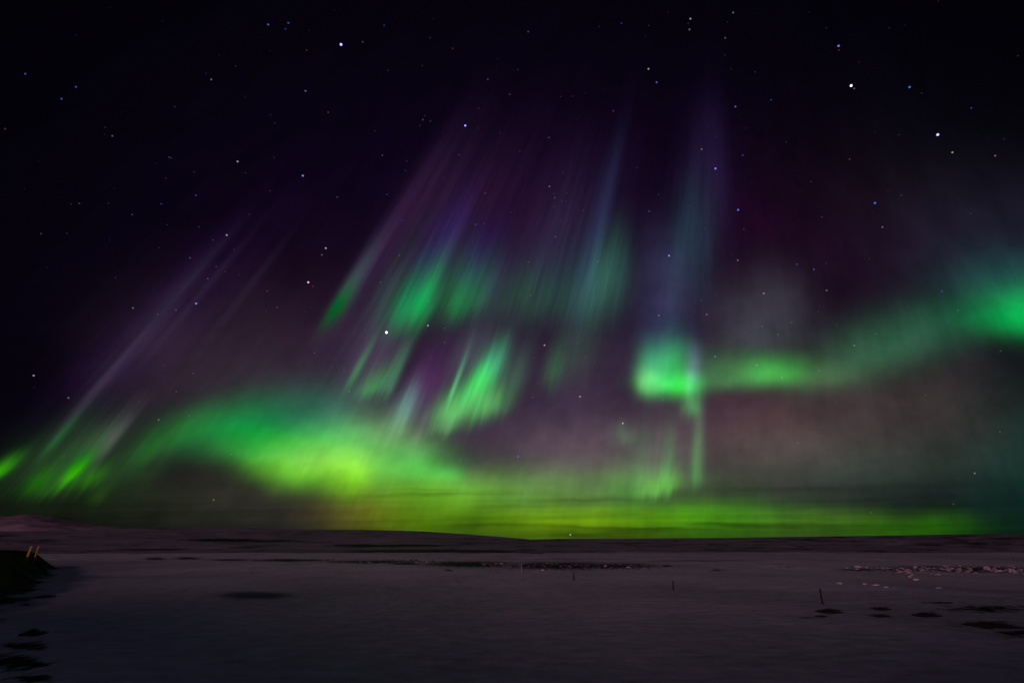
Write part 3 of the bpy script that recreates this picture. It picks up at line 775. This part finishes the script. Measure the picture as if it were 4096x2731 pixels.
C = [(103,117,2.6,'p'),(89,147,3.8,'g'),(97,184,3.2,'g'),(371,78,3,'p'),(321,237,3.2,'v'),(335,137,4.1,'r'),(321,344,4,'p'),(359,432,4,'r'),(509,450,3.4,'b'),(240,392,4.2,'b'),
 (1032,287,2.0,'b'),(1034,314,3.5,'v'),(956,174,4,'p'),(847,75,4.1,'b'),(933,31,4.2,'g'),(1350,174,3.3,'t'),(1445,158,4.1,'b'),(1160,389,3.8,'r'),(1111,536,1.3,'w'),(1130,554,2.8,'v'),
 (1477,545,2.2,'t'),(1553,583,3.9,'p'),(2156,349,3.9,'p'),(609,625,3.1,'t'),(385,667,2.6,'b'),(1864,676,3.2,'b'),(210,797,3.8,'b'),(449,803,4,'b'),(711,820,4.2,'g'),
 (705,888,3.8,'g'),(1259,832,4.1,'b'),(1409,843,3.8,'p'),(1654,843,1,'b'),(1746,954,2.5,'o'),(2014,975,2.9,'p'),(173,934,3,'o'),(431,971,2.9,'b'),(1101,997,3.5,'o'),
 (2068,870,4.1,'p'),(260,1055,1.9,'b'),(857,1137,3.8,'p'),(1260,1271,2.2,'t'),(1343,1193,3.9,'b'),(1242,1330,3.8,'b'),(1426,1224,3.7,'r'),(402,1314,2.2,'t'),
 (927,1358,3.6,'v'),(1307,1422,3.2,'p'),(438,1434,3.7,'r'),(221,1350,3.9,'b'),(105,1288,4.1,'g'),(1860,1338,4.1,'g'),(1958,1208,4.2,'p'),(266,858,4.1,'v'),
 (1657,7,4.1,'r'),(1007,648,4.2,'p'),(1525,803,4.2,'b'),(195,1432,4.1,'g')]
Dd = [(297,262,3.8,'b'),(724,327,3.6,'b'),(1191,204,2.9,'b'),(1303,334,2.8,'b'),(1230,490,1.9,'b'),(1103,530,2.8,'b'),(834,518,3.1,'o'),(988,557,3.6,'p'),
 (1356,257,3.7,'v'),(1412,290,3.9,'p'),(1500,308,4,'v'),(2018,185,3.2,'v'),(1933,357,1.9,'p'),(1962,382,3.6,'r'),(1676,412,3.4,'o'),(1667,536,3.6,'b'),
 (1738,515,3.7,'p'),(795,790,3.8,'v'),(211,941,2.5,'p'),(429,1081,3,'p'),(1024,878,4,'g'),(1212,927,3.7,'p'),(1106,1041,3.3,'o'),(875,1104,4.1,'p'),
 (995,1219,3.2,'p'),(1187,1194,3,'t'),(1448,1434,3.3,'g'),(1972,799,3.5,'p'),(2085,888,3.9,'g'),(2154,899,3.6,'b'),(213,1015,4.1,'b'),(1467,152,4.1,'p'),
 (748,1175,4.2,'g'),(403,1447,4.1,'g'),(1915,542,4.1,'r')]
E = [(387,188,3.6,'g'),(270,356,3.4,'g'),(572,472,3.7,'g'),(701,498,3.8,'g'),(307,671,1,'w'),(567,628,2.4,'w'),(668,644,3.4,'g'),(671,732,3.3,'p'),
 (1298,751,2.3,'p'),(1085,483,3.3,'t'),(1210,437,3.7,'o'),(1366,416,3.8,'g'),(1455,274,3.6,'t'),(1196,230,3.6,'p'),(1630,225,3.4,'g'),(1748,335,3.6,'t'),
 (2079,190,1.9,'b'),(1545,686,3.4,'b'),(1505,742,3.9,'g'),(1554,825,3.8,'g'),(1235,827,4,'g'),(948,738,3.6,'b'),(1075,694,3.8,'g'),(176,707,3.9,'b'),
 (304,827,3.8,'p'),(580,827,4.1,'p'),(73,1038,3.1,'b'),(1521,1073,2.7,'o'),(1224,1078,3.5,'o'),(1789,1240,2.5,'w'),(2043,1095,2.9,'t'),(2015,565,3.2,'p'),
 (2118,641,3.4,'t'),(1134,1449,2.7,'t'),(770,1470,3.7,'g'),(1160,889,3.9,'g'),(1357,168,4,'b'),(1461,130,4,'b'),(1031,232,4,'b'),(1613,849,4.1,'g')]
Fq = [(400,219,2.6,'b'),(771,244,3,'b'),(877,276,3.2,'v'),(953,237,3.8,'p'),(1223,211,3.9,'r'),(563,426,2.4,'v'),(957,408,3.2,'p'),(205,559,2.8,'o'),
 (170,470,3.5,'v'),(135,488,3.8,'b'),(265,435,3.9,'r'),(551,633,3.3,'g'),(737,608,3.3,'g'),(651,685,3.7,'g'),(904,541,3.8,'g'),(853,694,3.8,'t'),
 (258,822,2.5,'b'),(1680,412,3.1,'b'),(1780,534,3.1,'t'),(1131,753,3,'o'),(1268,680,3.6,'g'),(518,876,3.1,'g'),(677,954,3.2,'o'),(912,910,3,'t'),
 (2048,787,3.5,'g'),(1576,1064,3.8,'g'),(776,1364,3.5,'p'),(1008,1367,3.9,'o'),(2044,1294,3.6,'g'),(1886,1553,2.8,'w'),(1019,1108,4.1,'p'),(1020,627,4.1,'g'),
 (452,662,4,'g'),(361,183,4.1,'r'),(1540,210,4.2,'b')]
stars = []
for lst, ox, oy in ((A,0,0),(B,1350/4,0),(C,2696/4,0),(Dd,0,225),(E,1350/4,225),(Fq,2696/4,225)):
    for x, y, m, c in lst: stars.append((ox + x / K, oy + y / K, m, c))
stars += [(213.6, 499.2, 3.1, 'o'), (570.3, 534.0, 2.6, 'g'), (871, 511.8, 3.6, 'g'), (953.5, 503.4, 3.4, 'g'), (367,492,3.9,'g')]
keep = []
for s in sorted(stars, key=lambda q: q[2]):
    if all(math.hypot(s[0] - k[0], s[1] - k[1]) > 1.9 for k in keep): keep.append(s)
HUE = {'b': (.26, .24, 1.0, 'blue violet'), 't': (.05, .20, 1.0, 'deep blue'), 'p': (1.0, .66, .86, 'pinkish'), 'w': (.92, .92, 1.0, 'white'),
       'o': (1.0, .66, .5, 'orange'), 'r': (.9, .35, .4, 'reddish'), 'g': (.75, .85, .85, 'grey'), 'v': (.62, .38, .95, 'violet')}
cls = {}
def star_mesh(mag, hue):
    q = round(mag * 2) / 2
    if (q, hue) in cls: return cls[(q, hue)]
    import bmesh
    h = HUE[hue]
    bright = {1.0: 1.7, 1.5: .9, 2.0: .42, 2.5: .19, 3.0: .075, 3.5: .024, 4.0: .009, 4.5: .006}[q]
    m = bpy.data.materials.new('star_light'); m.use_nodes = True
    n = m.node_tree.nodes; n.clear()
    em = n.new('ShaderNodeEmission'); o = n.new('ShaderNodeOutputMaterial')
    tr = n.new('ShaderNodeBsdfTransparent'); ad = n.new('ShaderNodeAddShader')   # the aurora glows through and around a star
    ll = m.node_tree.links; ll.new(em.outputs[0], ad.inputs[0]); ll.new(tr.outputs[0], ad.inputs[1]); ll.new(ad.outputs[0], o.inputs[0])
    em.inputs['Color'].default_value = (h[0], h[1], h[2], 1); em.inputs['Strength'].default_value = bright
    try: m.cycles.emission_sampling = 'NONE'
    except Exception: pass
    bm = bmesh.new(); bmesh.ops.create_icosphere(bm, subdivisions=2, radius=1.0)
    me = bpy.data.meshes.new('star'); bm.to_mesh(me); bm.free(); me.materials.append(m)
    cls[(q, hue)] = me; return me
SPECIAL = {}
BR = []
RAD_ST = 9000.0
def zone(x, y):
    v = 'high' if y < 140 else ('half way up' if y < 330 else 'low')
    h = 'at the far left' if x < 130 else 'left of the middle' if x < 400 else 'near the middle' if x < 620 else 'right of the middle' if x < 860 else 'at the far right'
    return v + ' ' + h
used = {}
for (x, y, m, c) in keep[:290]:
    d = ray(x, y).normalized()
    o = bpy.data.objects.new('star', star_mesh(m, c)); COL.objects.link(o)
    o.location = Vector((0, 0, CAM_H)) + d * RAD_ST
    pxr = 1.15 if m <= 1.4 else .95 if m < 2.3 else .82 if m < 3.2 else .78
    rr_ = pxr / FOC * RAD_ST * d.dot(Vector(fwd))
    o.scale = (rr_, rr_, rr_)
    hue = HUE[c][3]
    word = 'brilliant' if m <= 1.4 else 'bright' if m < 2.3 else 'clear' if m < 3.05 else 'faint' if m < 3.75 else 'barely visible'
    if m < 3.05:
        lab = '%s %s star %s of the sky' % (word, hue, zone(x, y))
        used[lab] = used.get(lab, 0) + 1
    else:
        lab = '%s %s star dot among the stars of the night sky' % (word, hue)
    tag(o, lab, 'star', '%s %s stars' % (word, hue))
